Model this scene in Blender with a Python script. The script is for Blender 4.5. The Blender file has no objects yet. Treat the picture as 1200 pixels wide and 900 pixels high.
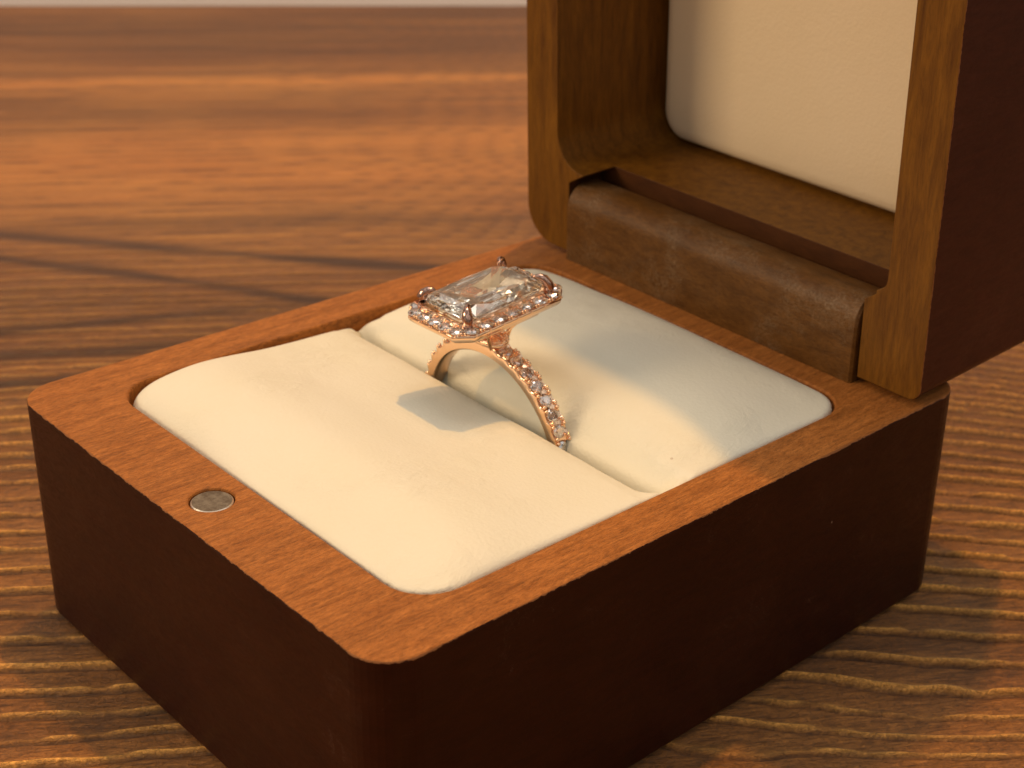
import bpy, bmesh, math, random
import numpy as np
from mathutils import Vector, Matrix
random.seed(7); rng = np.random.RandomState(11)
S = 0.001                                   # everything below is written in millimetres
scene = bpy.context.scene
COL = scene.collection

# ------------------------------------------------------------------ camera
cam_d = bpy.data.cameras.new('camera')
cam = bpy.data.objects.new('camera', cam_d); COL.objects.link(cam)
cam.location = (0.0795539, -0.0558101, 0.0967220)
cam.rotation_euler = (1.1105626, -0.0449170, 0.7931021)
cam_d.sensor_width = 36.0
cam_d.lens = 1859.581 / 1200.0 * 36.0
cam_d.shift_x = -0.12414
cam_d.shift_y = -0.00266
cam_d.clip_start = 0.005; cam_d.clip_end = 30.0
cam_d.dof.use_dof = True
cam_d.dof.focus_distance = 0.142
cam_d.dof.aperture_fstop = 60.0
scene.camera = cam

# ------------------------------------------------------------------ world and lamps
world = bpy.data.worlds.new('World'); scene.world = world
world.use_nodes = True
wt = world.node_tree; wt.nodes.clear()
wo = wt.nodes.new('ShaderNodeOutputWorld'); wb = wt.nodes.new('ShaderNodeBackground')
# a softly lit room: bright above, dimmer and warmer towards the floor, with patches added for gem sparkle
_tc = wt.nodes.new('ShaderNodeTexCoord'); _sx = wt.nodes.new('ShaderNodeSeparateXYZ'); wt.links.new(_tc.outputs['Generated'], _sx.inputs[0])
_rp = wt.nodes.new('ShaderNodeValToRGB'); _ma = wt.nodes.new('ShaderNodeMath'); _ma.operation = 'MULTIPLY_ADD'
wt.links.new(_sx.outputs[2], _ma.inputs[0]); _ma.inputs[1].default_value = 0.5; _ma.inputs[2].default_value = 0.5
wt.links.new(_ma.outputs[0], _rp.inputs[0])
_cr = _rp.color_ramp
for _p, _c in ((0.40, (0.10, 0.07, 0.05)), (0.52, (0.34, 0.27, 0.21)), (0.66, (0.62, 0.58, 0.52)), (0.95, (0.90, 0.85, 0.81))):
    _e = _cr.elements.new(_p); _e.color = (*_c, 1)
_cr.elements.remove(_cr.elements[0]); _cr.elements.remove(_cr.elements[-1])
_nz = wt.nodes.new('ShaderNodeTexNoise'); _nz.inputs['Scale'].default_value = 4.2; _nz.inputs['Detail'].default_value = 2.0
wt.links.new(_tc.outputs['Generated'], _nz.inputs['Vector'])
_nr = wt.nodes.new('ShaderNodeMapRange'); wt.links.new(_nz.outputs[0], _nr.inputs[0])
_nr.inputs[1].default_value = 0.43; _nr.inputs[2].default_value = 0.57; _nr.inputs[3].default_value = 0.08; _nr.inputs[4].default_value = 1.85
_mx = wt.nodes.new('ShaderNodeMixRGB'); _mx.blend_type = 'MULTIPLY'; _mx.inputs[0].default_value = 1.0
wt.links.new(_rp.outputs[0], _mx.inputs[1]); wt.links.new(_nr.outputs[0], _mx.inputs[2])
wt.links.new(_mx.outputs[0], wb.inputs[0]); wb.inputs[1].default_value = 0.74
wt.links.new(wb.outputs[0], wo.inputs[0])

def lamp(name, kind, loc, target, energy, color, size=None, size_y=None, angle=None):
    d = bpy.data.lights.new(name, kind); o = bpy.data.objects.new(name, d); COL.objects.link(o)
    o.location = [c * S for c in loc]
    v = Vector(target) - Vector(loc)
    o.rotation_euler = v.to_track_quat('-Z', 'Y').to_euler()
    d.energy = energy; d.color = color
    if kind == 'AREA':
        d.shape = 'RECTANGLE' if size_y else 'DISK'
        d.size = size * S
        if size_y: d.size_y = size_y * S
    if angle is not None: d.angle = math.radians(angle)
    return o
def lamp_dir(name, slope, dist, target, energy, color, size):
    """disc lamp whose light falls with the given (dx, dy) per unit of height"""
    v = Vector((-slope[0], -slope[1], 1)).normalized() * dist
    return lamp(name, 'AREA', Vector(target) + v, target, energy, color, size)
# warm spot overhead, a little behind the box: throws the lid's and the ring's shadow
lamp_dir('warm_spot', (0.13, -0.275), 1500, (-28, 33, 25), 9.8, (1.0, 0.52, 0.12), 42)
# a second warm spot further back to the left
lamp_dir('warm_spot_far', (0.27, -0.37), 1600, (-28, 33, 25), 1.6, (1.0, 0.50, 0.20), 90)
# soft neutral fill added overhead, out of view
lamp('overhead_fill', 'AREA', (-150, 150, 1300), (-30, 30, 0), 3.0, (1.0, 0.93, 0.84), 600, 400)
# unseen warm fill added at the front left to brighten the lid inside
lamp('front_left_fill', 'AREA', (-620, -1000, 600), (-30, 60, 30), 8.0, (1.0, 0.74, 0.46), 420, 420)

scene.view_settings.view_transform = 'Standard'
scene.view_settings.look = 'None'
scene.view_settings.exposure = 0.0
scene.view_settings.gamma = 1.0
scene.view_settings.use_curve_mapping = False
scene.render.engine = 'CYCLES'
cy = scene.cycles
cy.use_denoising = True
try:
    cy.denoiser = 'OPENIMAGEDENOISE'; cy.denoising_prefilter = 'ACCURATE'
except Exception: pass
cy.max_bounces = 16; cy.transmission_bounces = 14; cy.glossy_bounces = 8; cy.diffuse_bounces = 4
cy.sample_clamp_indirect = 6.0; cy.sample_clamp_direct = 0.0
cy.caustics_reflective = False; cy.caustics_refractive = False
cy.blur_glossy = 0.2

# ------------------------------------------------------------------ node helpers
class NT:
    def __init__(self, name):
        self.m = bpy.data.materials.new(name); self.m.use_nodes = True
        self.t = self.m.node_tree; self.t.nodes.clear()
        self.out = self.n('ShaderNodeOutputMaterial')
    def n(self, typ, **kw):
        nd = self.t.nodes.new(typ)
        for k, v in kw.items(): setattr(nd, k, v)
        return nd
    def link(self, a, b): self.t.links.new(a, b)
    def set(self, nd, key, v):
        if isinstance(v, bpy.types.NodeSocket): self.link(v, nd.inputs[key])
        else: nd.inputs[key].default_value = v
    def coords(self, scale=(1, 1, 1), rot=(0, 0, 0), loc=(0, 0, 0)):
        tc = self.n('ShaderNodeTexCoord'); mp = self.n('ShaderNodeMapping')
        mp.inputs['Scale'].default_value = [s * 1000 for s in scale]
        mp.inputs['Rotation'].default_value = rot; mp.inputs['Location'].default_value = loc
        self.link(tc.outputs['Object'], mp.inputs[0]); return mp.outputs[0]
    def noise(self, vec, scale, detail=4, rough=0.55, dist=0.0):
        nd = self.n('ShaderNodeTexNoise'); self.link(vec, nd.inputs['Vector'])
        nd.inputs['Scale'].default_value = scale; nd.inputs['Detail'].default_value = detail
        nd.inputs['Roughness'].default_value = rough; nd.inputs['Distortion'].default_value = dist
        return nd.outputs[0]
    def ramp(self, fac, stops, interp='LINEAR'):
        nd = self.n('ShaderNodeValToRGB'); self.link(fac, nd.inputs[0]); cr = nd.color_ramp; cr.interpolation = interp
        while len(cr.elements) < len(stops): cr.elements.new(0.5)
        for e, (p, c) in zip(cr.elements, stops):
            e.position = p; e.color = (c, c, c, 1) if not hasattr(c, '__len__') else (*c, 1)
        return nd.outputs[0]
    def math(self, op, a, b=0.0, c=None, clamp=False):
        nd = self.n('ShaderNodeMath', operation=op); nd.use_clamp = clamp
        self.set(nd, 0, a); self.set(nd, 1, b)
        if c is not None: self.set(nd, 2, c)
        return nd.outputs[0]
    def mix(self, fac, a, b, mode='MIX'):
        nd = self.n('ShaderNodeMixRGB', blend_type=mode)
        self.set(nd, 0, fac); self.set(nd, 1, a if isinstance(a, bpy.types.NodeSocket) else (*a, 1)); self.set(nd, 2, b if isinstance(b, bpy.types.NodeSocket) else (*b, 1))
        return nd.outputs[0]
    def bump(self, h, dist, strength=1.0, normal=None):
        nd = self.n('ShaderNodeBump'); self.link(h, nd.inputs['Height'])
        nd.inputs['Distance'].default_value = dist * S; nd.inputs['Strength'].default_value = strength
        if normal is not None: self.link(normal, nd.inputs['Normal'])
        return nd.outputs[0]
    def bsdf(self, color, rough, normal=None, **kw):
        b = self.n('ShaderNodeBsdfPrincipled')
        self.set(b, 'Base Color', color if isinstance(color, bpy.types.NodeSocket) else (*color, 1))
        self.set(b, 'Roughness', rough)
        if normal is not None: self.link(normal, b.inputs['Normal'])
        for k, v in kw.items(): self.set(b, k.replace('_', ' '), v)
        self.link(b.outputs[0], self.out.inputs[0]); return b

# ---- bare cherry wood of the rims and the inside; grain runs along X (or the given stretch)
def make_bare_wood(name, stretch, light, dark, wear=0.0, rough=0.5, con=1.0, lines=0.0):
    w = NT(name)
    c = w.coords(stretch)
    n1 = w.noise(c, 0.9, 5, 0.6, 0.6)
    n2 = w.noise(c, 4.5, 3, 0.7)
    c2 = w.coords([s ** 1.0 * 1.0 for s in stretch], loc=(3, 7, 1))
    n3 = w.noise(c2, 9.0, 2, 0.6)
    col = w.ramp(n1, [(0.28, dark), (0.5, [0.55 * a + 0.45 * b for a, b in zip(light, dark)]), (0.68, light)])
    flecks = w.ramp(n2, [(0.36, 1 - 0.38 * con), (0.52, 1.0), (0.72, 1 + 0.22 * con)])
    col = w.mix(1.0, col, flecks, 'MULTIPLY')
    pores = w.ramp(n3, [(0.30, 1 - 0.45 * con), (0.40, 1.0)])
    col = w.mix(0.8, col, pores, 'MULTIPLY')
    if lines:
        ln = w.noise(w.coords([a * b for a, b in zip(stretch, (0.42, 0.07, 0.4))], loc=(1.3, 0.4, 0)), 1.0, 3, 0.6, 0.4)
        col = w.mix(lines, col, w.ramp(ln, [(0.44, 1.0), (0.485, 0.45), (0.50, 0.5), (0.55, 1.0)]), 'MULTIPLY')
    if wear:
        cc = w.coords((1, 1, 1))
        big = w.noise(cc, 0.10, 3, 0.6, 0.5)
        fine = w.noise(cc, 1.3, 6, 0.75, 2.0)
        m = w.math('MULTIPLY', w.ramp(big, [(0.47, 0.0), (0.60, 1.0)]), w.ramp(fine, [(0.50, 0.0), (0.66, 1.0)]))
        col = w.mix(w.math('MULTIPLY', m, wear), col, (0.22, 0.145, 0.080))
        scr = w.noise(w.coords((0.5, 1.2, 1.2), rot=(0.3, 0.5, 0.8)), 1.1, 6, 0.8, 3.0)
        m2 = w.math('MULTIPLY', w.ramp(scr, [(0.485, 0.0), (0.50, 1.0), (0.515, 0.0)]), w.ramp(big, [(0.42, 0.0), (0.55, 1.0)]))
        col = w.mix(w.math('MULTIPLY', m2, 0.6), col, (0.30, 0.21, 0.13))
    h = w.math('ADD', w.math('MULTIPLY', n2, 0.6), w.math('MULTIPLY', n3, 0.5))
    nrm = w.bump(h, 0.10 * con, 0.9)
    w.bsdf(col, rough, nrm, Specular_IOR_Level=0.2)
    return w.m

# ---- dark stained outside, worn through to bare wood along its top arris
def make_stain(name, top, colA, colB, axis='Z'):
    w = NT(name)
    c = w.coords((1, 1, 1))
    g = w.noise(w.coords((0.35, 0.35, 2.2)), 0.8, 4, 0.6, 0.3)
    blot = w.noise(c, 0.06, 3, 0.6)
    col = w.mix(w.ramp(blot, [(0.35, 0.0), (0.65, 1.0)]), colA, colB)
    col = w.mix(0.45, col, w.ramp(g, [(0.3, 0.60), (0.7, 1.45)]), 'MULTIPLY')
    # specks of dust and small knocks
    vor = w.n('ShaderNodeTexVoronoi'); w.link(c, vor.inputs['Vector']); vor.inputs['Scale'].default_value = 0.16
    rsel = w.noise(c, 0.23, 1, 0.5)
    sp = w.math('MULTIPLY', w.math('LESS_THAN', vor.outputs['Distance'], 0.018), w.math('GREATER_THAN', rsel, 0.38))
    col = w.mix(w.math('MULTIPLY', sp, 0.45), col, (0.40, 0.28, 0.20))
    ln = w.noise(w.coords((0.8, 0.8, 0.8), rot=(0.7, 0.3, 1.1)), 0.16, 5, 0.65, 2.2)      # hairline scuffs
    sc = w.math('MULTIPLY', w.ramp(ln, [(0.497, 0.0), (0.50, 1.0), (0.503, 0.0)]), w.ramp(w.noise(c, 0.12, 2, 0.5), [(0.58, 0.0), (0.64, 1.0)]))
    col = w.mix(w.math('MULTIPLY', sc, 0.18), col, (0.30, 0.19, 0.14))
    tc = w.n('ShaderNodeTexCoord'); sx = w.n('ShaderNodeSeparateXYZ'); w.link(tc.outputs['Object'], sx.inputs[0])
    pos = w.math('MULTIPLY', sx.outputs[axis], 1000.0)
    n = w.noise(c, 1.5, 5, 0.7)
    n_b = w.noise(c, 0.22, 2, 0.6)
    thr = w.math('ADD', w.math('MULTIPLY', w.math('SUBTRACT', n, 0.5), 0.55), w.math('MULTIPLY', w.math('SUBTRACT', n_b, 0.5), 0.5))
    if axis == 'Z': edge = w.math('GREATER_THAN', w.math('ADD', pos, thr), top - 0.13)
    else: edge = w.math('LESS_THAN', w.math('ADD', pos, thr), top + 0.10)
    col = w.mix(edge, col, (0.30, 0.125, 0.045))
    nrm = w.bump(w.noise(w.coords((0.5, 0.5, 2.0)), 1.6, 4, 0.7), 0.035, 0.6)
    scf = w.noise(w.coords((0.6, 0.6, 1.4), rot=(0.4, 0.2, 0.5)), 0.7, 6, 0.8, 2.5)
    w.bsdf(col, w.ramp(scf, [(0.40, 0.30), (0.60, 0.48)]), nrm, Specular_IOR_Level=0.20)
    return w.m

M = {}
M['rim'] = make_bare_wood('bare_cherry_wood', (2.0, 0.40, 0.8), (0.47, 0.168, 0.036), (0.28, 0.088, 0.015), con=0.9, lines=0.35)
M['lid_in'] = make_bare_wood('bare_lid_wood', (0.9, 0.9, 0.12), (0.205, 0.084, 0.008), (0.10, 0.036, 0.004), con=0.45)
M['recess'] = make_bare_wood('dark_recess_wood', (0.3, 0.9, 0.9), (0.075, 0.024, 0.005), (0.05, 0.015, 0.003), con=0.3)  # darker brown for the notch's step face and left end
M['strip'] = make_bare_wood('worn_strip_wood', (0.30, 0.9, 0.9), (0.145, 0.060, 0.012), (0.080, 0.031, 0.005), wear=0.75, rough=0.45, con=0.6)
M['stain'] = make_stain('dark_stained_wood', 24.07, (0.022, 0.0030, 0.0006), (0.031, 0.0062, 0.0018))
M['lid_stain'] = make_stain('dark_stained_lid_wood', 0.0, (0.048, 0.0110, 0.0058), (0.062, 0.0160, 0.0080), 'Y')

def make_leather(name, col, wrinkle):
    w = NT(name); c = w.coords()
    a = w.noise(c, 1.6, 6, 0.72)
    b = w.noise(c, 0.10, 3, 0.5)
    d = w.noise(w.coords((1.0, 0.45, 1.0)), 0.55, 6, 0.7, 1.2)
    msk = w.ramp(b, [(0.50, 0.05), (0.64, 1.0)])
    cc = w.mix(w.ramp(w.noise(c, 0.045, 3, 0.6), [(0.3, 0.0), (0.7, 1.0)]), col, [x * y for x, y in zip(col, (0.98, 0.975, 0.93))])
    # a few dust specks
    vor = w.n('ShaderNodeTexVoronoi'); w.link(c, vor.inputs['Vector']); vor.inputs['Scale'].default_value = 0.2
    sp = w.math('MULTIPLY', w.math('LESS_THAN', vor.outputs['Distance'], 0.030), w.math('GREATER_THAN', w.noise(c, 0.31, 1, 0.5), 0.58))
    cc = w.mix(w.math('MULTIPLY', sp, 0.5), cc, (0.38, 0.24, 0.13))
    vg = w.n('ShaderNodeTexVoronoi'); w.link(c, vg.inputs['Vector']); vg.inputs['Scale'].default_value = 2.6
    n0 = w.bump(vg.outputs['Distance'], 0.022, 0.8)
    n1 = w.bump(a, 0.035, 0.8, n0)
    n2 = w.bump(w.math('MULTIPLY', d, msk), 0.20 * wrinkle, 1.0, n1)
    w.bsdf(cc, 0.46, n2, Specular_IOR_Level=0.35, Sheen_Weight=0.05)
    return w.m
M['cushion'] = make_leather('cream_leatherette', (0.78, 0.735, 0.60), 0.9)
M['pad'] = make_leather('cream_pad_leatherette', (0.82, 0.67, 0.47), 0.25)

def make_gold(name, col, rough):
    w = NT(name); c = w.coords()
    w.bsdf(col, rough, w.bump(w.noise(c, 3.0, 3, 0.6), 0.02, 0.5), Metallic=1.0); return w.m
M['gold'] = make_gold('rose_gold', (0.98, 0.67, 0.45), 0.17)
M['gold_dark'] = make_gold('polished_rose_gold_claw', (0.55, 0.34, 0.26), 0.08)  # darker than the band: the claws' dark reflections are put into the colour
w = NT('magnet_steel'); c = w.coords()
w.bsdf(w.mix(w.ramp(w.noise(c, 0.9, 4, 0.7), [(0.4, 0.0), (0.6, 1.0)]), (0.20, 0.15, 0.10), (0.34, 0.28, 0.20)), 0.38, w.bump(w.noise(c, 2.0, 4, 0.6), 0.02), Metallic=0.85)
M['magnet'] = w.m
w = NT('pale_metal_edge'); w.bsdf((0.85, 0.78, 0.66), 0.3, Metallic=0.7); M['magnet_edge'] = w.m

def make_diamond(name, dispersion=True, tint=(1, 0.97, 0.93), gloss=0.22, ior0=2.3, clear=0.18, grough=0.03):
    w = NT(name)
    gl = w.n('ShaderNodeBsdfGlossy'); gl.inputs['Roughness'].default_value = 0.0
    gl.inputs['Color'].default_value = (1, 0.98, 0.95, 1)
    if dispersion:
        prev = None
        for cc, ior in (((1, 0, 0), ior0 - 0.02), ((0, 1, 0), ior0), ((0, 0, 1), ior0 + 0.03)):
            r = w.n('ShaderNodeBsdfGlass'); r.inputs['IOR'].default_value = ior; r.inputs['Roughness'].default_value = 0.0
            r.inputs['Color'].default_value = (cc[0] * tint[0], cc[1] * tint[1], cc[2] * tint[2], 1)
            if prev is None: prev = r.outputs[0]
            else:
                a = w.n('ShaderNodeAddShader'); w.link(prev, a.inputs[0]); w.link(r.outputs[0], a.inputs[1]); prev = a.outputs[0]
        w.link(prev, w.out.inputs[0])
    else:
        r = w.n('ShaderNodeBsdfGlass'); r.inputs['IOR'].default_value = ior0; r.inputs['Roughness'].default_value = 0.0
        r.inputs['Color'].default_value = (*tint, 1); w.link(r.outputs[0], w.out.inputs[0])
    # crisp surface reflection of the room on top of the refraction
    last = w.out.inputs[0].links[0].from_socket
    gl.inputs['Roughness'].default_value = grough
    mx = w.n('ShaderNodeMixShader'); mx.inputs[0].default_value = gloss; w.link(last, mx.inputs[1]); w.link(gl.outputs[0], mx.inputs[2]); tr = w.n('ShaderNodeBsdfTransparent'); m3 = w.n('ShaderNodeMixShader'); m3.inputs[0].default_value = clear
    w.link(mx.outputs[0], m3.inputs[1]); w.link(tr.outputs[0], m3.inputs[2]); w.link(m3.outputs[0], w.out.inputs[0])
    return w.m
M['diamond'] = make_diamond('diamond', False, (1, 0.985, 0.95), 0.07, 2.25, 0.05, 0.0)
M['melee'] = make_diamond('small_diamond', False, (1, 0.98, 0.95), 0.40, 2.1, 0.12, 0.05)

# ---- wire brushed, stained pine of the table
w = NT('brushed_pine')
at = w.n('ShaderNodeAttribute', attribute_name='grain'); sr = w.n('ShaderNodeSeparateColor'); w.link(at.outputs['Color'], sr.inputs[0])
ring, band_, streak = sr.outputs[0], sr.outputs[1], sr.outputs[2]
ANG = math.atan2(0.834, 0.552)
tc = w.n('ShaderNodeTexCoord')
rot = w.n('ShaderNodeVectorRotate', rotation_type='Z_AXIS'); w.link(tc.outputs['Object'], rot.inputs['Vector']); rot.inputs['Angle'].default_value = -ANG
def tmap(sx_, sy_):
    mp = w.n('ShaderNodeMapping'); mp.inputs['Scale'].default_value = (sx_ * 1000, sy_ * 1000, 1000); w.link(rot.outputs[0], mp.inputs[0]); return mp.outputs[0]
sv = w.n('ShaderNodeSeparateXYZ'); w.link(rot.outputs[0], sv.inputs[0])
mr = w.n('ShaderNodeMapRange'); w.link(sv.outputs[1], mr.inputs[0]); mr.inputs[1].default_value = 0.085; mr.inputs[2].default_value = 0.19
mr.inputs[3].default_value = 1.0; mr.inputs[4].default_value = 0.25
near = mr.outputs[0]          # fine fibre gives way to broad figure on the far boards
def calm(x): return w.math('MULTIPLY_ADD', w.math('SUBTRACT', x, 0.5), near, 0.5)
fib = calm(w.noise(tmap(0.16, 1.0), 2.2, 6, 0.7, 0.4))
fuzz = calm(w.noise(tmap(0.75, 1.0), 2.3, 6, 0.75, 1.0))
mott = w.noise(tmap(0.3, 0.7), 0.05, 4, 0.6)
c_valley = w.mix(w.ramp(fib, [(0.32, 0.0), (0.68, 1.0)]), (0.10, 0.037, 0.008), (0.36, 0.148, 0.033))
c_ridge = w.mix(w.ramp(fuzz, [(0.3, 0.0), (0.7, 1.0)]), (0.56, 0.25, 0.045), (0.80, 0.42, 0.10))  # pale ridge wood, the light on the crests put into its colour
col = w.mix(ring, c_valley, c_ridge)
col = w.mix(w.ramp(mott, [(0.35, 0.0), (0.65, 0.6)]), col, w.mix(1.0, col, (0.80, 0.66, 0.60), 'MULTIPLY'))
col = w.mix(1.0, col, w.ramp(fuzz, [(0.34, 0.55), (0.50, 1.0), (0.68, 1.5)]), 'MULTIPLY')
bandm = w.ramp(band_, [(0.0, (0.45, 0.42, 0.44)), (0.5, (1.1, 1.1, 1.08)), (1.0, (1.9, 1.9, 1.8))])
col = w.mix(1.0, col, bandm, 'MULTIPLY')
col = w.mix(w.math('MULTIPLY', streak, 0.95), col, (0.050, 0.018, 0.007))
hgt = w.math('ADD', w.math('MULTIPLY', fuzz, 0.55), w.math('MULTIPLY', fib, 0.7))
w.bsdf(col, w.ramp(fuzz, [(0.3, 0.34), (0.7, 0.56)]), w.bump(hgt, 0.5, 1.0), Specular_IOR_Level=0.5)
M['table'] = w.m
w = NT('pale_plaster'); w.bsdf(w.mix(w.noise(w.coords(), 0.002, 3), (0.88, 0.76, 0.68), (0.92, 0.80, 0.73)), 0.8); M['plaster'] = w.m
w = NT('pale_floor'); w.bsdf(w.mix(w.noise(w.coords(), 0.004, 4), (0.62, 0.55, 0.48), (0.72, 0.66, 0.60)), 0.6); M['floor'] = w.m

# ------------------------------------------------------------------ mesh helpers
def mesh_from(name, verts, faces, mats, parent=None, smooth=False, fm=None, matrix=None):
    me = bpy.data.meshes.new(name)
    me.from_pydata([(v[0] * S, v[1] * S, v[2] * S) for v in verts], [], faces)
    for m in (mats if isinstance(mats, (list, tuple)) else [mats]): me.materials.append(m)
    if fm is not None: me.polygons.foreach_set('material_index', fm)
    if smooth: me.polygons.foreach_set('use_smooth', [True] * len(me.polygons))
    me.update()
    o = bpy.data.objects.new(name, me); COL.objects.link(o)
    if parent: o.parent = parent
    return o
def tag(o, label=None, cat=None, group=None, kind=None):
    if label: o['label'] = label
    if cat: o['category'] = cat
    if group: o['group'] = group
    if kind: o['kind'] = kind
    return o
def empty(name, loc, rot=None, parent=None):
    o = bpy.data.objects.new(name, None); COL.objects.link(o); o.location = [c * S for c in loc]
    o.empty_display_size = 0.01
    if rot is not None: o.rotation_euler = rot
    if parent: o.parent = parent
    return o
def rrect(x0, y0, x1, y1, r, n=8):
    pts = []
    ra, rb, rc, rd = r if hasattr(r, '__len__') else (r, r, r, r)      # top right, top left, bottom left, bottom right
    for cx_, cy_, a0, r in ((x1 - ra, y1 - ra, 0, ra), (x0 + rb, y1 - rb, 90, rb), (x0 + rc, y0 + rc, 180, rc), (x1 - rd, y0 + rd, 270, rd)):
        for i in range(n + 1):
            a = math.radians(a0 + 90.0 * i / n); pts.append((cx_ + r * math.cos(a), cy_ + r * math.sin(a)))
    return pts
def extrude(pts, z0, z1):
    n = len(pts)
    v = [(x, y, z0) for x, y in pts] + [(x, y, z1) for x, y in pts]
    f = [(i, (i + 1) % n, n + (i + 1) % n, n + i) for i in range(n)] + [tuple(range(n - 1, -1, -1)), tuple(range(n, 2 * n))]
    return v, f
def tmp_obj(v, f, name='cutter'):
    me = bpy.data.meshes.new(name); me.from_pydata([(a * S, b * S, c * S) for a, b, c in v], [], f); me.update()
    o = bpy.data.objects.new(name, me); COL.objects.link(o); return o
def carve(o, cutters, bevel=0.25, segs=2):
    """cut the solids out of the object and round its arrises slightly"""
    for i, c in enumerate(cutters):
        m = o.modifiers.new('b%d' % i, 'BOOLEAN'); m.operation = 'DIFFERENCE'; m.object = c; m.solver = 'EXACT'
    if bevel:
        b = o.modifiers.new('bev', 'BEVEL'); b.width = bevel * S; b.segments = segs; b.limit_method = 'ANGLE'; b.angle_limit = math.radians(38)
    dg = bpy.context.evaluated_depsgraph_get(); dg.update()
    me = bpy.data.meshes.new_from_object(o.evaluated_get(dg))
    o.modifiers.clear(); old = o.data; o.data = me; bpy.data.meshes.remove(old)
    for c in cutters:
        m = c.data; bpy.data.objects.remove(c); bpy.data.meshes.remove(m)
    return o

# ------------------------------------------------------------------ 2-D value noise for the table relief
def vnoise(x, y, seed=0):
    r = np.random.RandomState(seed); T = r.rand(256, 256)
    xi = np.floor(x).astype(int); yi = np.floor(y).astype(int); fx = x - xi; fy = y - yi
    fx = fx * fx * (3 - 2 * fx); fy = fy * fy * (3 - 2 * fy)
    a = T[xi % 256, yi % 256]; b = T[(xi + 1) % 256, yi % 256]; c = T[xi % 256, (yi + 1) % 256]; d = T[(xi + 1) % 256, (yi + 1) % 256]
    return (a * (1 - fx) + b * fx) * (1 - fy) + (c * (1 - fx) + d * fx) * fy

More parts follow.
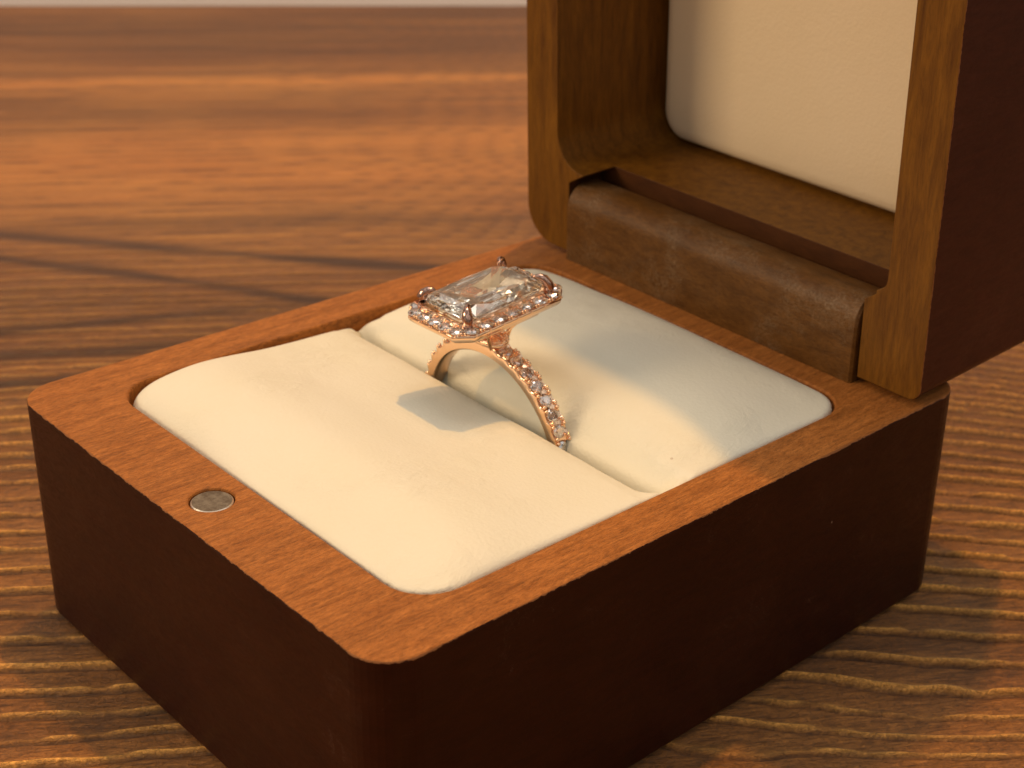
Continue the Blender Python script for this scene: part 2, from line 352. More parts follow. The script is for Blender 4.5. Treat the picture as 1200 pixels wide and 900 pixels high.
# ------------------------------------------------------------------ the table top
def build_table():
    def axis(segs):
        out = []
        for a, b, st in segs: out += list(np.arange(a, b, st))
        return np.array(out + [segs[-1][1]])
    us = axis([(-700, -200, 12), (-200, -70, 3), (-70, 110, 0.55), (110, 220, 3), (220, 700, 12)])
    vs = axis([(-280, -10, 6), (-10, 4, 1.0), (4, 72, 0.13), (72, 150, 0.28), (150, 315, 0.8)])
    Ug, Vg = np.meshgrid(us, vs, indexing='ij')
    # growth rings: bend towards the viewer on the right, waver a little
    w_ = Vg + 0.0016 * np.clip(Ug + 20, 0, 200) ** 2 + 2.6 * (vnoise(Ug * 0.014, Vg * 0.02, 3) - 0.5) + 1.3 * (vnoise(Ug * 0.05 + 9, Vg * 0.05, 4) - 0.5) + 0.22 * (vnoise(Ug * 0.5, Vg * 0.6, 5) - 0.5)
    # knot-like swirl at the lower right
    w_ += 3.2 * np.exp(-((Ug - 52) / 17.0) ** 2 - ((Vg - 19) / 9.0) ** 2)
    w_ += 2.6 * np.exp(-((Ug - 30) / 9.0) ** 2 - ((Vg - 14) / 5.0) ** 2) + 0.30 * np.clip((50 - Vg) / 30, 0, 1) * (vnoise(Ug * 0.28, Vg * 0.5, 6) - 0.5) * 2.0
    # irregular spacing through a monotonic remap
    grid = np.arange(-400, 500, 0.25)
    sp = 2.1 + 1.8 * vnoise(grid * 0.11, grid * 0, 8) + 1.3 * np.clip((62 - grid) / 20, 0, 1) + np.clip(grid - 90, 0, 300) * 0.004
    ph = np.cumsum(0.25 / sp)
    p = np.interp(w_, grid, ph)
    k = np.floor(p); f = p - k
    amp = 0.55 + 0.75 * vnoise(k * 3.7, Ug * 0.02, 9)
    # asymmetric crest: slow rise over the soft wood, steep fall on the near side
    crest = np.where(f < 0.10, f / 0.10, np.exp(-(f - 0.10) / 0.12))
    crest = crest * crest * (3 - 2 * crest)
    groove = np.exp(-((f - 0.97) / 0.05) ** 2) + np.exp(-((f + 0.03) / 0.05) ** 2)
    fine = (vnoise(Ug * 0.6, Vg * 3.0, 12) - 0.5) + 0.7 * (vnoise(Ug * 1.3, Vg * 6.0, 13) - 0.5)
    split = np.clip(vnoise(Ug * 0.35, k * 5.1, 14) * 3.0 - 0.2, 0.25, 1)
    fade = np.interp(Vg, [80, 170], [1.0, 0.10])
    h = (0.58 * amp * crest * split - 0.30 * groove * amp + 0.05 * fine) * fade
    h = h - h.max() - 0.02
    ringc = np.clip(crest * amp * split * 1.25, 0, 1) * fade
    # broad bands of lighter and darker wood across the board
    bv = [-300, 60, 95, 118, 137, 150, 163, 172, 186, 200, 228, 240, 247, 254, 268, 292, 315]
    bc = [0.56, 0.56, 0.46, 0.36, 0.46, 0.34, 0.20, 0.50, 0.88, 0.90, 0.36, 0.40, 0.85, 0.42, 0.28, 0.20, 0.18]
    wv = Vg + 12 * (vnoise(Ug * 0.012, Vg * 0.03, 20) - 0.5) + 5 * (vnoise(Ug * 0.05, Vg * 0.09, 24) - 0.5)
    band = np.interp(wv, bv, bc) + 0.34 * (vnoise(Ug * 0.010, Vg * 0.10, 21) - 0.5) + 0.30 * (vnoise(Ug * 0.03, Vg * 0.35, 22) - 0.5)
    band = np.clip(band, 0, 1)
    st = np.zeros_like(Ug)
    for line in ([(-90, 166), (-53.8, 158.3), (-21.2, 148.2), (10.8, 139.1), (60, 128)], [(-90, 156), (-52.2, 147.8), (-25.8, 137.3), (-6.6, 127.9), (40, 112)],
                 [(-90, 113), (-47.9, 120.0), (-24.9, 123.3), (-6.6, 125.7)], [(-90, 109), (-46.7, 111.7), (-29.9, 112.0), (0, 117)], [(-80, 100), (-39, 103.5), (-20, 108)]):
        lx, ly = zip(*line); yv = np.interp(Ug, lx, ly)
        wd = 1.3 + 1.2 * vnoise(Ug * 0.08, Vg * 0 + ly[0], 30)
        on = np.clip((Ug - lx[0]) / 10, 0, 1) * np.clip((lx[-1] - Ug) / 12, 0, 1)
        st = np.maximum(st, on * np.exp(-((Vg - yv) / wd) ** 2) * (0.75 + 0.5 * vnoise(Ug * 0.1, Vg * 0 + 3, 31)))
    st = np.maximum(st, 0.75 * np.clip(groove, 0, 1) * np.clip(amp, 0, 1))  # grooves darkened as well, their shade put into the colour
    st = np.clip(st, 0, 1)
    u0, v0 = np.array([.552, .834]), np.array([-.834, .552])
    X = Ug * u0[0] + Vg * v0[0]; Y = Ug * u0[1] + Vg * v0[1]
    nu, nv = Ug.shape
    verts = np.stack([X.ravel(), Y.ravel(), h.ravel()], 1)
    idx = np.arange(nu * nv).reshape(nu, nv)
    quads = np.stack([idx[:-1, :-1].ravel(), idx[1:, :-1].ravel(), idx[1:, 1:].ravel(), idx[:-1, 1:].ravel()], 1)
    # sides and underside of the slab
    base = len(verts); cr = [(us[0], vs[0]), (us[-1], vs[0]), (us[-1], vs[-1]), (us[0], vs[-1])]
    rimI = list(idx[:, 0]) + list(idx[-1, 1:]) + list(idx[-2::-1, -1]) + list(idx[0, -2:0:-1])
    low = verts[rimI].copy(); low[:, 2] = -30
    verts = np.vstack([verts, low]); n = len(rimI)
    me = bpy.data.meshes.new('table_top')
    nf = len(quads) + n + 1
    me.vertices.add(len(verts)); me.vertices.foreach_set('co', (verts * S).ravel())
    side = np.array([[rimI[(i + 1) % n], rimI[i], base + i, base + (i + 1) % n] for i in range(n)])
    loops = np.concatenate([quads.ravel(), side.ravel(), np.arange(base + n - 1, base - 1, -1)])
    starts = np.concatenate([np.arange(len(quads) + n) * 4, [(len(quads) + n) * 4]])
    tot = np.concatenate([np.full(len(quads) + n, 4), [n]])
    me.loops.add(len(loops)); me.loops.foreach_set('vertex_index', loops.astype(np.int32))
    me.polygons.add(nf); me.polygons.foreach_set('loop_start', starts.astype(np.int32)); me.polygons.foreach_set('loop_total', tot.astype(np.int32))
    sm = np.zeros(nf, bool); sm[:len(quads)] = True; me.polygons.foreach_set('use_smooth', sm)
    me.update(calc_edges=True)
    ca = me.color_attributes.new('grain', 'FLOAT_COLOR', 'POINT')
    colr = np.zeros((len(verts), 4)); colr[:, 3] = 1; colr[:, 1] = 0.4
    colr[:base, 0] = ringc.ravel(); colr[:base, 1] = band.ravel(); colr[:base, 2] = st.ravel()
    ca.data.foreach_set('color', colr.ravel())
    me.materials.append(M['table'])
    o = bpy.data.objects.new('table_top', me); COL.objects.link(o)
    o['kind'] = 'structure'
    return o
build_table()

# the pale room far behind the table
def slab(name, c, size, mat):
    x, y, z = [s / 2 for s in size]; v = [(sx * x, sy * y, sz * z) for sx in (-1, 1) for sy in (-1, 1) for sz in (-1, 1)]
    o = mesh_from(name, v, [(0, 1, 3, 2), (4, 6, 7, 5), (0, 4, 5, 1), (2, 3, 7, 6), (0, 2, 6, 4), (1, 5, 7, 3)], mat)
    o.location = [a * S for a in c]; o['kind'] = 'structure'; return o
wl = slab('wall', (-1880, 1240, 500), (6000, 60, 2500), M['plaster']); wl.rotation_euler = (0, 0, ANG)
slab('floor', (-500, 300, -780), (7000, 7000, 40), M['floor'])

# ------------------------------------------------------------------ the ring box
D, H = 75.23, 24.07
box = empty('ring_box', (-30, D / 2, 0))
tag(box, 'open dark stained wooden ring box with cream cushions standing on the table', 'jewelry box')
def boxloc(x, y, z): return (x + 30, y - D / 2, z)

def build_base():
    v, f = extrude([boxloc(x, y, 0)[:2] for x, y in rrect(-60, 0, 0, D, 4.0, 10)], 0.0, H)
    o = tmp_obj(v, f, 'base')
    cv, cf = extrude([boxloc(x, y, 0)[:2] for x, y in rrect(-54.6, 7.6, -5.25, 62.8, 4.4, 8)], 4.0, H + 5)
    mv, mf = extrude([(boxloc(-29.95, 4.0, 0)[0] + 2.0 * math.cos(a), boxloc(-29.95, 4.0, 0)[1] + 2.0 * math.sin(a)) for a in np.linspace(0, 2 * math.pi, 33)[:-1]], H - 0.9, H + 3)
    carve(o, [tmp_obj(cv, cf), tmp_obj(mv, mf)], 0.22, 2)
    o.data.materials.append(M['rim']); o.data.materials.append(M['stain'])
    for p in o.data.polygons:
        c = p.center * 1000; lx, ly = abs(c.x), abs(c.y); zz = c.z
        inside = lx < 30 - 1.9 and ly < D / 2 - 1.9
        corner = (lx > 26 and ly > D / 2 - 4) and math.hypot(lx - 26, ly - (D / 2 - 4)) > 3.85
        outer = lx > 29.85 or ly > D / 2 - 0.15 or corner
        p.material_index = 1 if (outer and abs(p.normal.z) < 0.60) or zz < 0.5 else 0
    o.parent = box; o.name = 'base'; o.data.name = 'base'
    return o
base = build_base()

# a magnet let into the front rim
def disc(name, c, r, z0, z1, mats, parent, n=32):
    prof = [(0, z1), (r * 0.94, z1), (r, z1 - 0.10), (r, z0)]
    v = []; f = []; fm = []
    for k, (rr, z) in enumerate(prof[1:]):
        v += [(c[0] + rr * math.cos(2 * math.pi * i / n), c[1] + rr * math.sin(2 * math.pi * i / n), z) for i in range(n)]
    f.append(tuple(range(n))); fm.append(0)
    for k in range(2):
        for i in range(n): f.append((k * n + i, (k + 1) * n + i, (k + 1) * n + (i + 1) % n, k * n + (i + 1) % n)); fm.append(1)
    return mesh_from(name, v, f, mats, parent, fm=fm)
mc = boxloc(-29.95, 4.0, 0)
mg = disc('magnet', mc, 1.86, H - 0.9, H - 0.16, [M['magnet'], M['magnet_edge']], box)

# ---- the two halves of the cushion, a height field over the cavity
def build_cushion(name, y0, y1, prof, label):
    X0, X1 = -54.25, -5.55
    xs = np.unique(np.concatenate([np.linspace(X0, X0 + 5, 22), np.linspace(X0 + 5, X1 - 5, 60), np.linspace(X1 - 5, X1, 22)]))
    ys = np.unique(np.concatenate([np.linspace(y0, y0 + 5, 30), np.linspace(y0 + 5, y1 - 5, 40), np.linspace(y1 - 5, y1, 30)]))
    Xg, Yg = np.meshgrid(xs, ys, indexing='ij')
    px, pz = zip(*prof)
    # smooth interpolation (monotone cubic through finite differences)
    px = np.array(px, float); pz = np.array(pz, float); dd = np.gradient(pz, px)
    i = np.clip(np.searchsorted(px, Yg) - 1, 0, len(px) - 2); t = (Yg - px[i]) / (px[i + 1] - px[i]); hh = px[i + 1] - px[i]
    Z = (2 * t**3 - 3 * t**2 + 1) * pz[i] + (t**3 - 2 * t**2 + t) * hh * dd[i] + (-2 * t**3 + 3 * t**2) * pz[i + 1] + (t**3 - t**2) * hh * dd[i + 1]
    # distance to the rounded cavity wall
    rx0, rx1, ry0, ry1, rr = -54.3, -5.5, 7.9, 62.5, 4.1
    qx = np.maximum(np.maximum(rx0 + rr - Xg, Xg - (rx1 - rr)), 0); qy = np.maximum(np.maximum(ry0 + rr - Yg, Yg - (ry1 - rr)), 0)
    dw = rr - np.hypot(qx, qy)
    dw = np.where((qx > 0) & (qy > 0), dw, np.minimum(np.minimum(Xg - rx0, rx1 - Xg), np.minimum(Yg - ry0, ry1 - Yg)))
    far = np.clip((-Xg - 30) / 10, 0, 1)                       # looser fit along the left wall
    R = 0.7 + 1.9 * far
    tt = np.clip(dw / R, 0, 1)
    drop = (0.35 + 1.35 * far) * (1 - np.sqrt(np.clip(1 - (1 - tt) ** 2, 0, 1))) + np.where(dw < 0, 3 - dw * 2, 0)
    # towards both ends the slot closes to a mere crease
    ed = np.minimum(Xg + 54.3, -5.5 - Xg)
    wq = np.clip(1 - ed / 3.0, 0, 1); wq = wq * wq * (3 - 2 * wq)
    if y0 > 30:
        flat = 23.75 + np.clip(Z - 23.75, 0, 9) - 0.5 * np.exp(-((Yg - 36.7) / 0.8) ** 2)
        flat = np.maximum(flat, 23.75 - 0.5 * np.exp(-((Yg - 36.7) / 0.8) ** 2))
    else: flat = np.maximum(Z, 23.85 - 0.6 * np.exp(-((Yg - 36.5) / 0.8) ** 2))
    Z = Z * (1 - wq) + flat * wq
    if y0 > 30: Z = Z - 1.5 * np.exp(-ed / 5.0) * np.clip((Z - 23.7) / 2.5, 0, 1)
    # the pad is drawn down to the level of the rim along the walls
    lim = H - 0.12
    kR = 1 - np.exp(-(rx1 - Xg + 0.02) / 4.5); kL = 1 - np.exp(-(Xg - rx0 + 0.02) / 2.2)
    kY = 1 - np.exp(-np.abs(Yg - (7.9 if y0 < 30 else 62.5)) / (1.8 if y0 < 30 else 1.4))
    Z = np.where(Z > lim, lim + (Z - lim) * kR * kL * kY, Z)
    # puckers where the leatherette is tucked into the slot
    slot = np.exp(-((Yg - 36.6) / 3.0) ** 2)
    Z = Z + 0.10 * slot * (vnoise(Xg * 0.25, Yg * 0.1, 41) - 0.5) + 0.22 * (vnoise(Xg * 0.09, Yg * 0.09, 42) - 0.5) + 0.05 * (vnoise(Xg * 0.4, Yg * 0.3, 43) - 0.5)
    Z = Z - drop
    V = [boxloc(a, b, c) for a, b, c in zip(Xg.ravel(), Yg.ravel(), Z.ravel())]
    nx, ny = Xg.shape; idx = np.arange(nx * ny).reshape(nx, ny)
    F = [tuple(q) for q in np.stack([idx[:-1, :-1].ravel(), idx[1:, :-1].ravel(), idx[1:, 1:].ravel(), idx[:-1, 1:].ravel()], 1)]
    # skirt down to the cavity floor
    rimI = list(idx[:, 0]) + list(idx[-1, 1:]) + list(idx[-2::-1, -1]) + list(idx[0, -2:0:-1]); n = len(rimI); b0 = len(V)
    for q in rimI: V.append((V[q][0], V[q][1], 4.3))
    F += [(int(rimI[(i + 1) % n]), int(rimI[i]), b0 + i, b0 + (i + 1) % n) for i in range(n)]
    F.append(tuple(range(b0 + n - 1, b0 - 1, -1)))
    o = mesh_from(name, V, [tuple(int(a) for a in f) for f in F], M['cushion'], box, smooth=True)
    o['label'] = label
    return o
build_cushion('cushion', 7.9, 36.5, [(7.9, 24.5), (9.5, 24.95), (12.5, 25.8), (16.0, 26.2), (20, 25.7), (24, 24.9), (28, 24.4), (31, 24.15), (32, 24.05), (33.6, 23.75), (34.9, 23.0), (35.8, 21.6), (36.5, 18.8)], 'front half of the cream cushion with the ring shadow on it')
build_cushion('cushion', 36.7, 62.5, [(36.7, 18.8), (37.3, 20.9), (38.6, 22.9), (41.0, 24.9), (44, 26.1), (48, 26.85), (52, 26.8), (56, 26.35), (60, 25.7), (62.5, 25.0)], 'rear half of the cream cushion in the shade of the lid')

# ---- hinge strip standing on the back rim
def build_strip():
    x0, x1, y0, y1, z0, z1, r = -52.4, -8.25, 66.05, 71.3, H + 0.03, 33.4, 2.7
    prof = [(y0, z0)]
    for i in range(9):
        a = math.radians(180 - 90 * i / 8); prof.append((y0 + r + r * math.cos(a), z1 - r + r * math.sin(a)))
    for i in range(5):
        a = math.radians(90 - 90 * i / 4); prof.append((y1 - 0.8 + 0.8 * math.cos(a), z1 - 0.8 + 0.8 * math.sin(a)))
    prof.append((y1, z0)); n = len(prof)
    xs = [x0, x0 + 0.25] + list(np.linspace(x0 + 3, x1 - 3, 12)) + [x1 - 0.25, x1]
    V = []; F = []
    cyc, czc = (y0 + y1) / 2, (z0 + z1) / 2
    for k, x in enumerate(xs):
        sc = 0.25 if k in (0, len(xs) - 1) else 0.0
        for y, z in prof:
            V.append(boxloc(x, y + (sc if y < cyc else -sc), z - (sc if z > czc else 0)))
    for k in range(len(xs) - 1):
        for i in range(n):
            j = (i + 1) % n; F.append((k * n + i, k * n + j, (k + 1) * n + j, (k + 1) * n + i))
    F.append(tuple(range(n))); F.append(tuple(range(len(V) - 1, len(V) - n - 1, -1)))
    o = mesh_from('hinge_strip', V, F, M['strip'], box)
    me = o.data
    for p in me.polygons: p.use_smooth = len(p.vertices) == 4
    bm = bmesh.new(); bm.from_mesh(me); bmesh.ops.recalc_face_normals(bm, faces=bm.faces)
    for e in bm.edges:
        if len(e.link_faces) == 2 and e.calc_face_angle() > math.radians(40): e.smooth = False
    bm.to_mesh(me); bm.free()
    return o
build_strip()

# ---- the lid, standing open; its own frame: x across, y depth (away from the viewer), z up
LID_T = 22.0
lp = boxloc(0, 66.75, H + 0.75)
def build_lid():
    v, f = extrude([(x, u) for x, u in rrect(-60, 0, 0, 75, (3.5, 4.2, 4.4, 1.5), 10)], 0, LID_T)
    def xf(vs): return [(a, c, b) for a, b, c in vs]
    def flip(fs): return [tuple(reversed(q)) for q in fs]
    o = tmp_obj(xf(v), flip(f), 'lid')
    c1 = extrude(rrect(-54.6, 10.3, -5.35, 67.4, (4.3, 4.3, 4.3, 1.6), 8), -3, 18.4)
    c3 = extrude([(-52.55, -3), (-52.55, 8.8), (-48.2, 11.4), (-6.4, 11.4), (-6.6, 9.9), (-7.95, 8.9), (-7.95, -3)][::-1], -5, 5.2)
    carve(o, [tmp_obj(xf(a), flip(b)) for a, b in (c1, c3)], 0.2, 2)
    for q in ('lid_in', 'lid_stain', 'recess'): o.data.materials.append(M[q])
    for p in o.data.polygons:
        c = p.center * 1000; x, d, u = c.x, c.y, c.z; lx = abs(x + 30); lu = abs(u - 37.5)
        corner = (lx > 25.8 and lu > 33.3) and math.hypot(lx - 25.8, lu - 33.3) > 3.95
        outer = lx > 29.87 or lu > 37.37 or corner
        if -52.9 < x < -7.8 and u < 0.3 and d < 5.3: outer = False
        p.material_index = 1 if (outer and abs(p.normal.y) < 0.6) or d > LID_T - 0.15 else 0
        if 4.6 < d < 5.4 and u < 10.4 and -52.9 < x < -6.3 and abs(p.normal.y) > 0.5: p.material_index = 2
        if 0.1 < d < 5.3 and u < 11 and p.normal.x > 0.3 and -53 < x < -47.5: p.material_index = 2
    o.name = 'lid'; o.data.name = 'lid'; o.parent = box
    o.location = [c * S for c in lp]; o.rotation_euler = (0.0284, 0, 0)
    o['label'] = 'dark stained lid standing open with bare brown inside'
    return o
lid = build_lid()

def build_pad():
    x0, x1, u0, u1, d0, d1, r = -54.0, -5.7, 10.6, 67.0, 18.3, 16.8, 3.6
    loops = [(0.0, d0), (0.05, d1 + 1.1), (0.35, d1 + 0.5), (0.9, d1 + 0.12), (1.8, d1), (6, d1 - 0.12), (12, d1 - 0.2), (20, d1 - 0.22)]
    V = []; F = []; n = None
    for ins, d in loops:
        rr = max(r - ins, 0.6); pts = rrect(x0 + ins, u0 + ins, x1 - ins, u1 - ins, rr, 8); n = len(pts)
        V += [(x, d, u) for x, u in pts]
    for k in range(len(loops) - 1):
        for i in range(n):
            j = (i + 1) % n; F.append((k * n + i, (k + 1) * n + i, (k + 1) * n + j, k * n + j))
    F.append(tuple(range(len(loops) * n - 1, (len(loops) - 1) * n - 1, -1)))
    o = mesh_from('lid_pad', V, F, M['pad'], lid, smooth=True)
    bm = bmesh.new(); bm.from_mesh(o.data); bmesh.ops.recalc_face_normals(bm, faces=bm.faces)
    big = max(bm.faces, key=lambda q: len(q.verts)); big.smooth = False
    if big.normal.y > 0: bmesh.ops.reverse_faces(bm, faces=bm.faces)
    bm.to_mesh(o.data); bm.free(); return o
build_pad()

# ------------------------------------------------------------------ the ring
RC = (-30.984, 37.47, 18.78)
ring = empty('diamond_ring', RC)
Rm = Matrix(((0.99976, -0.00477, -0.0213), (0.00286, 0.99604, -0.08881), (0.02164, 0.08873, 0.99582)))
ring.rotation_euler = Rm.to_euler()
tag(ring, 'rose gold halo engagement ring with large rectangular diamond, tucked in the cream cushion', 'ring')
RI, RE, BW = 9.42, 10.62, 1.02           # inner radius, shoulder radius, half width
NST = 40; PITCH = 2 * math.pi / NST
def build_band():
    NT_ = 40 * 12
    V = []; F = []
    for i in range(NT_):
        th = 2 * math.pi * i / NT_                    # measured from the top
        ph = (th / PITCH) % 1.0                       # stones sit at ph = 0.5
        s = abs(ph - 0.5) * 2                         # 0 at the stone, 1 at the gap
        full = min(th, 2 * math.pi - th) < 0.18       # plain shoulder beneath the head
        sc = 0.0 if full else max(0.0, 1 - (s / 0.62) ** 2) ** 0.5
        re = RE + 0.16 - 0.24 * sc
        mid = RE - 0.10 - 0.42 * sc
        sec = [(-BW + 0.22, RI), (-BW, RI + 0.20), (-BW - 0.02, RI + 0.7), (-BW, re - 0.14), (-BW + 0.10, re), (-BW + 0.30, re - 0.06), (-0.34, mid),
               (0.34, mid), (BW - 0.30, re - 0.06), (BW - 0.10, re), (BW, re - 0.14), (BW + 0.02, RI + 0.7), (BW, RI + 0.20), (BW - 0.22, RI), (0.0, RI - 0.06)]
        for y, r in sec: V.append((r * math.sin(th), y, r * math.cos(th)))
    n = len(sec)
    for i in range(NT_):
        a, b = i * n, ((i + 1) % NT_) * n
        for k in range(n):
            l = (k + 1) % n; F.append((a + k, a + l, b + l, b + k))
    o = mesh_from('band', V, F, M['gold'], ring, smooth=True)
    bm = bmesh.new(); bm.from_mesh(o.data); bmesh.ops.recalc_face_normals(bm, faces=bm.faces)
    for e in bm.edges:
        if e.calc_face_angle(0) > math.radians(38): e.smooth = False
    bm.to_mesh(o.data); bm.free()
    return o
band = build_band()

def hull_gem(name, rings_, mat):
    bm = bmesh.new()
    for pts in rings_:
        for p in pts: bm.verts.new([c * S for c in p])
    res = bmesh.ops.convex_hull(bm, input=bm.verts, use_existing_faces=False)
    bmesh.ops.delete(bm, geom=[v for v in bm.verts if not v.link_faces], context='VERTS')
    bmesh.ops.dissolve_limit(bm, angle_limit=math.radians(0.6), verts=bm.verts, edges=bm.edges)
    bmesh.ops.recalc_face_normals(bm, faces=bm.faces)
    me = bpy.data.meshes.new(name); bm.to_mesh(me); bm.free(); me.materials.append(mat); return me
def circ(r, z, n, off=0.0): return [(r * math.cos(2 * math.pi * (i + off) / n), r * math.sin(2 * math.pi * (i + off) / n), z) for i in range(n)]
# small round brilliant of radius 1: girdle at z=0
def round_gem(name, r):
    return hull_gem(name, [circ(0.56 * r, 0.31 * r, 8), circ(0.80 * r, 0.20 * r, 8, 0.5), circ(r, 0.03 * r, 16), circ(r, -0.03 * r, 16), circ(0.52 * r, -0.47 * r, 8, 0.5), circ(0.02 * r, -0.86 * r, 4)], M['melee'])
gem_band = round_gem('pave_stone', 0.71)
gem_halo = round_gem('halo_stone', 0.77)

def put(me, name, parent, loc, up, spin=0.0):
    o = bpy.data.objects.new(name, me); COL.objects.link(o); o.parent = parent
    q = Vector(up).to_track_quat('Z', 'Y')
    o.rotation_mode = 'QUATERNION'; o.rotation_quaternion = q @ Matrix.Rotation(spin, 4, 'Z').to_quaternion()
    o.location = [c * S for c in loc]; return o

def sphere_batch(specs, name, mat, parent, seg=8, rings_=5, kind=None):
    """small rounded beads, joined: specs = (centre, radius, axis, stretch)"""
    V = []; F = []
    for c, r, ax, st in specs:
        q = Vector(ax).to_track_quat('Z', 'Y').to_matrix(); b = len(V)
        V.append(Vector(c) + q @ Vector((0, 0, r * st)))
        for i in range(1, rings_):
            ph = math.pi * i / rings_
            for j in range(seg):
                a = 2 * math.pi * j / seg
                V.append(Vector(c) + q @ Vector((r * math.sin(ph) * math.cos(a), r * math.sin(ph) * math.sin(a), r * st * math.cos(ph))))
        V.append(Vector(c) + q @ Vector((0, 0, -r * st))); last = len(V) - 1
        for j in range(seg):
            F.append((b, b + 1 + j, b + 1 + (j + 1) % seg))
            F.append((last, last - seg + (j + 1) % seg, last - seg + j))
        for i in range(rings_ - 2):
            for j in range(seg):
                p0 = b + 1 + i * seg; F.append((p0 + j, p0 + seg + j, p0 + seg + (j + 1) % seg, p0 + (j + 1) % seg))
    o = mesh_from(name, V, F, mat, parent, smooth=True)
    if kind: o['kind'] = kind
    return o
beads = []
for k in range(NST):
    th = (k + 0.5) * PITCH
    tt = min(th, 2 * math.pi - th)
    if tt < 0.2 or tt > 2.05: continue
    R_ = RE - 0.02
    jit = random.uniform(-0.06, 0.06)
    put(gem_band, 'pave_stone', band, (R_ * math.sin(th), 0, R_ * math.cos(th)), (math.sin(th) + jit, random.uniform(-.07, .07), math.cos(th)), random.uniform(0, 1))
for k in range(NST + 1):
    th = k * PITCH; tt = min(th, 2 * math.pi - th)
    if tt < 0.16 or tt > 2.1: continue
    for sy in (-1, 1):
        for dt in (-0.020, 0.020):
            R_ = RE + 0.22; beads.append(((R_ * math.sin(th + dt), sy * 0.70, R_ * math.cos(th + dt)), 0.21, (math.sin(th), 0, math.cos(th)), 1.25))
sphere_batch(beads, 'prong_beads', M['gold'], band, kind='stuff')

# ---- halo: an octagonal collar set with small stones
HW, HL, CH, HZ = 4.93, 7.03, 1.5, 15.0
def octo(hw, hl, c): return [(hw, -hl + c), (hw, hl - c), (hw - c, hl), (-hw + c, hl), (-hw, hl - c), (-hw, -hl + c), (-hw + c, -hl), (hw - c, -hl)]
def inset(hw, hl, c, d): return octo(hw - d, hl - d, c - d * 0.586)
def dens(poly, m):
    out = []
    for i in range(len(poly)):
        a, b = poly[i], poly[(i + 1) % len(poly)]
        for k in range(m): t = k / m; out.append((a[0] * (1 - t) + b[0] * t, a[1] * (1 - t) + b[1] * t))
    return out
def loops_mesh(name, loops, mat, parent, closed=True, sharp=35):
    n = len(loops[0]); V = [p for l in loops for p in l]; F = []
    L = len(loops)
    for k in range(L if closed else L - 1):
        a, b = k * n, ((k + 1) % L) * n
        for i in range(n): j = (i + 1) % n; F.append((a + i, a + j, b + j, b + i))
    o = mesh_from(name, V, F, mat, parent, smooth=True)
    bm = bmesh.new(); bm.from_mesh(o.data); bmesh.ops.recalc_face_normals(bm, faces=bm.faces)
    for e in bm.edges:
        if e.calc_face_angle(0) > math.radians(sharp): e.smooth = False
    bm.to_mesh(o.data); bm.free(); return o
def build_halo():
    sec = [(0.0, HZ - 0.16), (0.08, HZ - 0.04), (0.18, HZ - 0.16), (0.74, HZ - 0.55), (1.24, HZ - 0.18), (1.34, HZ + 0.02), (1.55, HZ - 0.05), (1.62, HZ - 0.7),
           (1.35, HZ - 1.15), (0.9, HZ - 1.05), (0.45, HZ - 0.9), (0.14, HZ - 0.58), (0.02, HZ - 0.32)]
    loops = [[(x, y, z) for x, y in dens(inset(HW, HL, CH, d), 6)] for d, z in sec]
    return loops_mesh('halo', loops, M['gold'], ring, True, 50)
halo = build_halo()
# thin gold seat that closes the gap between the collar and the centre stone
loops_mesh('seat', [[(x, y, z) for x, y in dens(inset(HW, HL, CH, d), 2)] for d, z in ((1.50, HZ - 0.5), (1.40, HZ + 0.40), (1.48, HZ + 0.68), (1.72, HZ + 0.60), (1.85, HZ - 0.5))], M['gold'], ring, True, 40)
cl = inset(HW, HL, CH, 0.74)
spots = []
def along(a, b, n, ends=True):
    return [(a[0] + (b[0] - a[0]) * k / (n - 1), a[1] + (b[1] - a[1]) * k / (n - 1)) for k in range(n)]
spots += along(cl[0], cl[1], 7) + along(cl[2], cl[3], 5) + along(cl[4], cl[5], 7) + along(cl[6], cl[7], 5)
for x, y in spots:
    put(gem_halo, 'halo_stone', halo, (x, y, HZ + 0.22), (random.uniform(-.06, .06), random.uniform(-.06, .06), 1), random.uniform(0, 1))
hb = []
n = len(spots)
for i in range(n):
    a, b = Vector(spots[i]), Vector(spots[(i + 1) % n]); m = (a + b) / 2; t = (b - a).normalized(); nr = Vector((t.y, -t.x))
    if nr.dot(m) < 0: nr = -nr
    for sgn, off in ((1, 0.58), (-1, 0.56)):
        for dt in (-0.17, 0.17):
            p = m + nr * sgn * off + t * dt; hb.append(((p.x, p.y, HZ + 0.16), 0.15, (0, 0, 1), 1.3))
    p = a + nr * 0.73; hb.append(((p.x, p.y, HZ - 0.10), 0.15, (0, 0, 1), 1.0))
sphere_batch(hb, 'prong_beads', M['gold'], halo, kind='stuff')

# ---- basket under the halo
def tube_poly(pts, rad, seg=8, closed=False):
    pts = [Vector(p) for p in pts]; N = len(pts); V = []; F = []
    for i, p in enumerate(pts):
        a = pts[(i - 1) % N] if (closed or i > 0) else p; b = pts[(i + 1) % N] if (closed or i < N - 1) else p
        t = (b - a).normalized(); s = t.cross(Vector((0.13, 0.21, 1))).normalized(); u = s.cross(t)
        r = rad[i] if hasattr(rad, '__len__') else rad
        for j in range(seg):
            an = 2 * math.pi * j / seg; V.append(p + (s * math.cos(an) + u * math.sin(an)) * r)
    for i in range(N if closed else N - 1):
        a, b = i * seg, ((i + 1) % N) * seg
        for j in range(seg): k = (j + 1) % seg; F.append((a + j, a + k, b + k, b + j))
    if not closed: F.append(tuple(range(seg - 1, -1, -1))); F.append(tuple(range((N - 1) * seg, N * seg)))
    return V, F
def join_parts(name, parts, mat, parent):
    V = []; F = []
    for v, f in parts:
        b = len(V); V += v; F += [tuple(i + b for i in q) for q in f]
    return mesh_from(name, V, F, mat, parent, smooth=True)
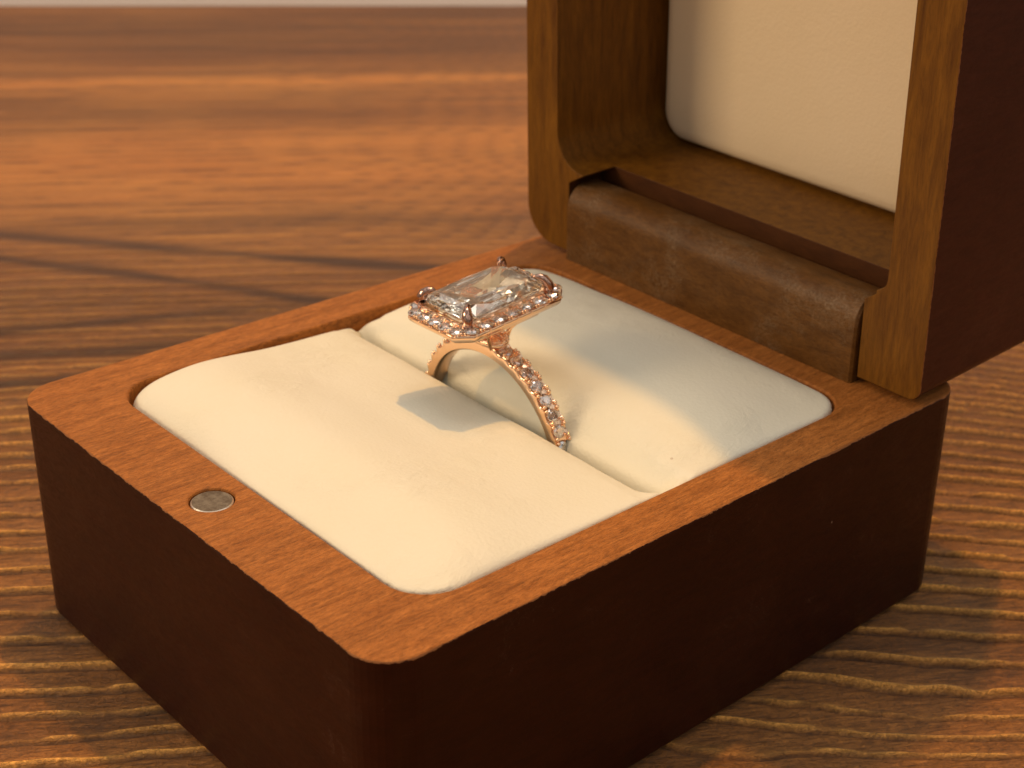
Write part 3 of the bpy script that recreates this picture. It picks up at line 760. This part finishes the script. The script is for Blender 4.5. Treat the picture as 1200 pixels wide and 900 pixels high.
g1 = [(x, y, 13.45) for x, y in octo(3.2, 4.9, 1.2)]
parts = [tube_poly(g1, 0.26, 8, True)]
for sx in (-1, 1):
    for sy in (-1, 1):
        parts.append(tube_poly([(sx * 1.3, sy * 0.8, 10.5), (sx * 1.7, sy * 1.4, 12.2), (sx * 2.3, sy * 2.6, 13.2), (sx * 3.1, sy * 4.5, 13.9)], 0.27, 8))
gal = join_parts('gallery', parts, M['gold'], ring)
cb = []
for k in range(12):
    a = 2 * math.pi * k / 16; cb.append(((2.35 * math.cos(a), 1.25 * math.sin(a), 11.35), 0.30, (0, 0, 1), 1.0))
sphere_batch(cb, 'collar_beads', M['gold'], ring, kind='stuff')
col_v = tube_poly([(2.2 * math.cos(2 * math.pi * k / 24), 1.1 * math.sin(2 * math.pi * k / 24), 11.0) for k in range(24)], 0.34, 8, True)
mesh_from('collar', col_v[0], col_v[1], M['gold'], ring, smooth=True)

# ---- the centre stone, a rectangular cut-cornered brilliant
SW, SL, SZ = 3.62, 5.22, 16.05
def oring(k, z, c=1.05):
    return [(x, y, z) for x, y in octo(SW * k, SW * k + (SL - SW) * (0.35 + 0.65 * k) if k < 0.999 else SL, c * k)]
def mids(k, z, c=1.05):
    o_ = oring(k, z, c); return [((o_[i][0] + o_[(i + 1) % 8][0]) / 2 * 1.012, (o_[i][1] + o_[(i + 1) % 8][1]) / 2 * 1.012, z) for i in range(8)]
def tri(k, z, f, c=1.05):
    o_ = oring(k, z, c); out = []
    for i in range(8):
        a, b = o_[i], o_[(i + 1) % 8]
        if i % 2 == 0:
            for t in f: out.append((a[0] * (1 - t) + b[0] * t, a[1] * (1 - t) + b[1] * t, z))
        else: out.append(((a[0] + b[0]) / 2, (a[1] + b[1]) / 2, z))
    return out
def bulge(pts, s): return [(x * s, y * s, z) for x, y, z in pts]
crushed = []
_r = random.Random(5)
for _k, (_f, _z) in enumerate(((0.93, 0.55), (0.82, 1.05), (0.69, 1.58), (0.55, 2.08), (0.41, 2.50), (0.27, 2.84), (0.13, 3.10))):
    _n = (22, 18, 20, 16, 14, 10, 6)[_k]; _pts = []
    _poly = dens(octo(SW * _f, SL * (0.16 + 0.84 * _f), 1.05 * _f + 0.25), 12)
    for _i in range(_n):
        _q = _poly[int((_i + 0.5 * (_k % 2)) / _n * len(_poly)) % len(_poly)]; _j = _r.uniform(0.985, 1.03)
        _pts.append((_q[0] * _j, _q[1] * _j, SZ - _z + _r.uniform(-0.05, 0.05)))
    crushed.append(_pts)
st_me = hull_gem('centre_stone', [oring(0.74, SZ + 0.78), bulge(tri(0.88, SZ + 0.52, (0.25, 0.75)), 1.012), oring(1.0, SZ + 0.10), bulge(tri(1.0, SZ + 0.10, (0.33, 0.67)), 1.004), oring(1.0, SZ - 0.08),
                                  *crushed], M['diamond'])
stone = bpy.data.objects.new('centre_stone', st_me); COL.objects.link(stone); stone.parent = ring
stone['label'] = 'large rectangular cut-cornered diamond'

# ---- four claws over the corners of the stone
def build_claw(sx, sy):
    c0 = Vector((sx * (SW - 0.40), sy * (SL - 0.40), 0)); d = Vector((sx * 0.72, sy * 0.70, 0))
    pts = [c0 + d * -0.10 + Vector((0, 0, 13.9)), c0 + d * 0.28 + Vector((0, 0, 14.7)), c0 + d * 0.46 + Vector((0, 0, 15.3)), c0 + d * 0.50 + Vector((0, 0, 15.8)),
           c0 + d * 0.40 + Vector((0, 0, 16.3)), c0 + d * 0.14 + Vector((0, 0, 16.74)), c0 - d * 0.30 + Vector((0, 0, 17.0)), c0 - d * 0.80 + Vector((0, 0, 17.05)), c0 - d * 1.10 + Vector((0, 0, 16.98))]
    rad = [0.34, 0.42, 0.50, 0.55, 0.54, 0.47, 0.36, 0.21, 0.07]
    v, f = tube_poly(pts, rad, 12); o = mesh_from('claw', v, f, M['gold_dark'], ring, smooth=True)
    return o
for sx in (-1, 1):
    for sy in (-1, 1): build_claw(sx, sy)
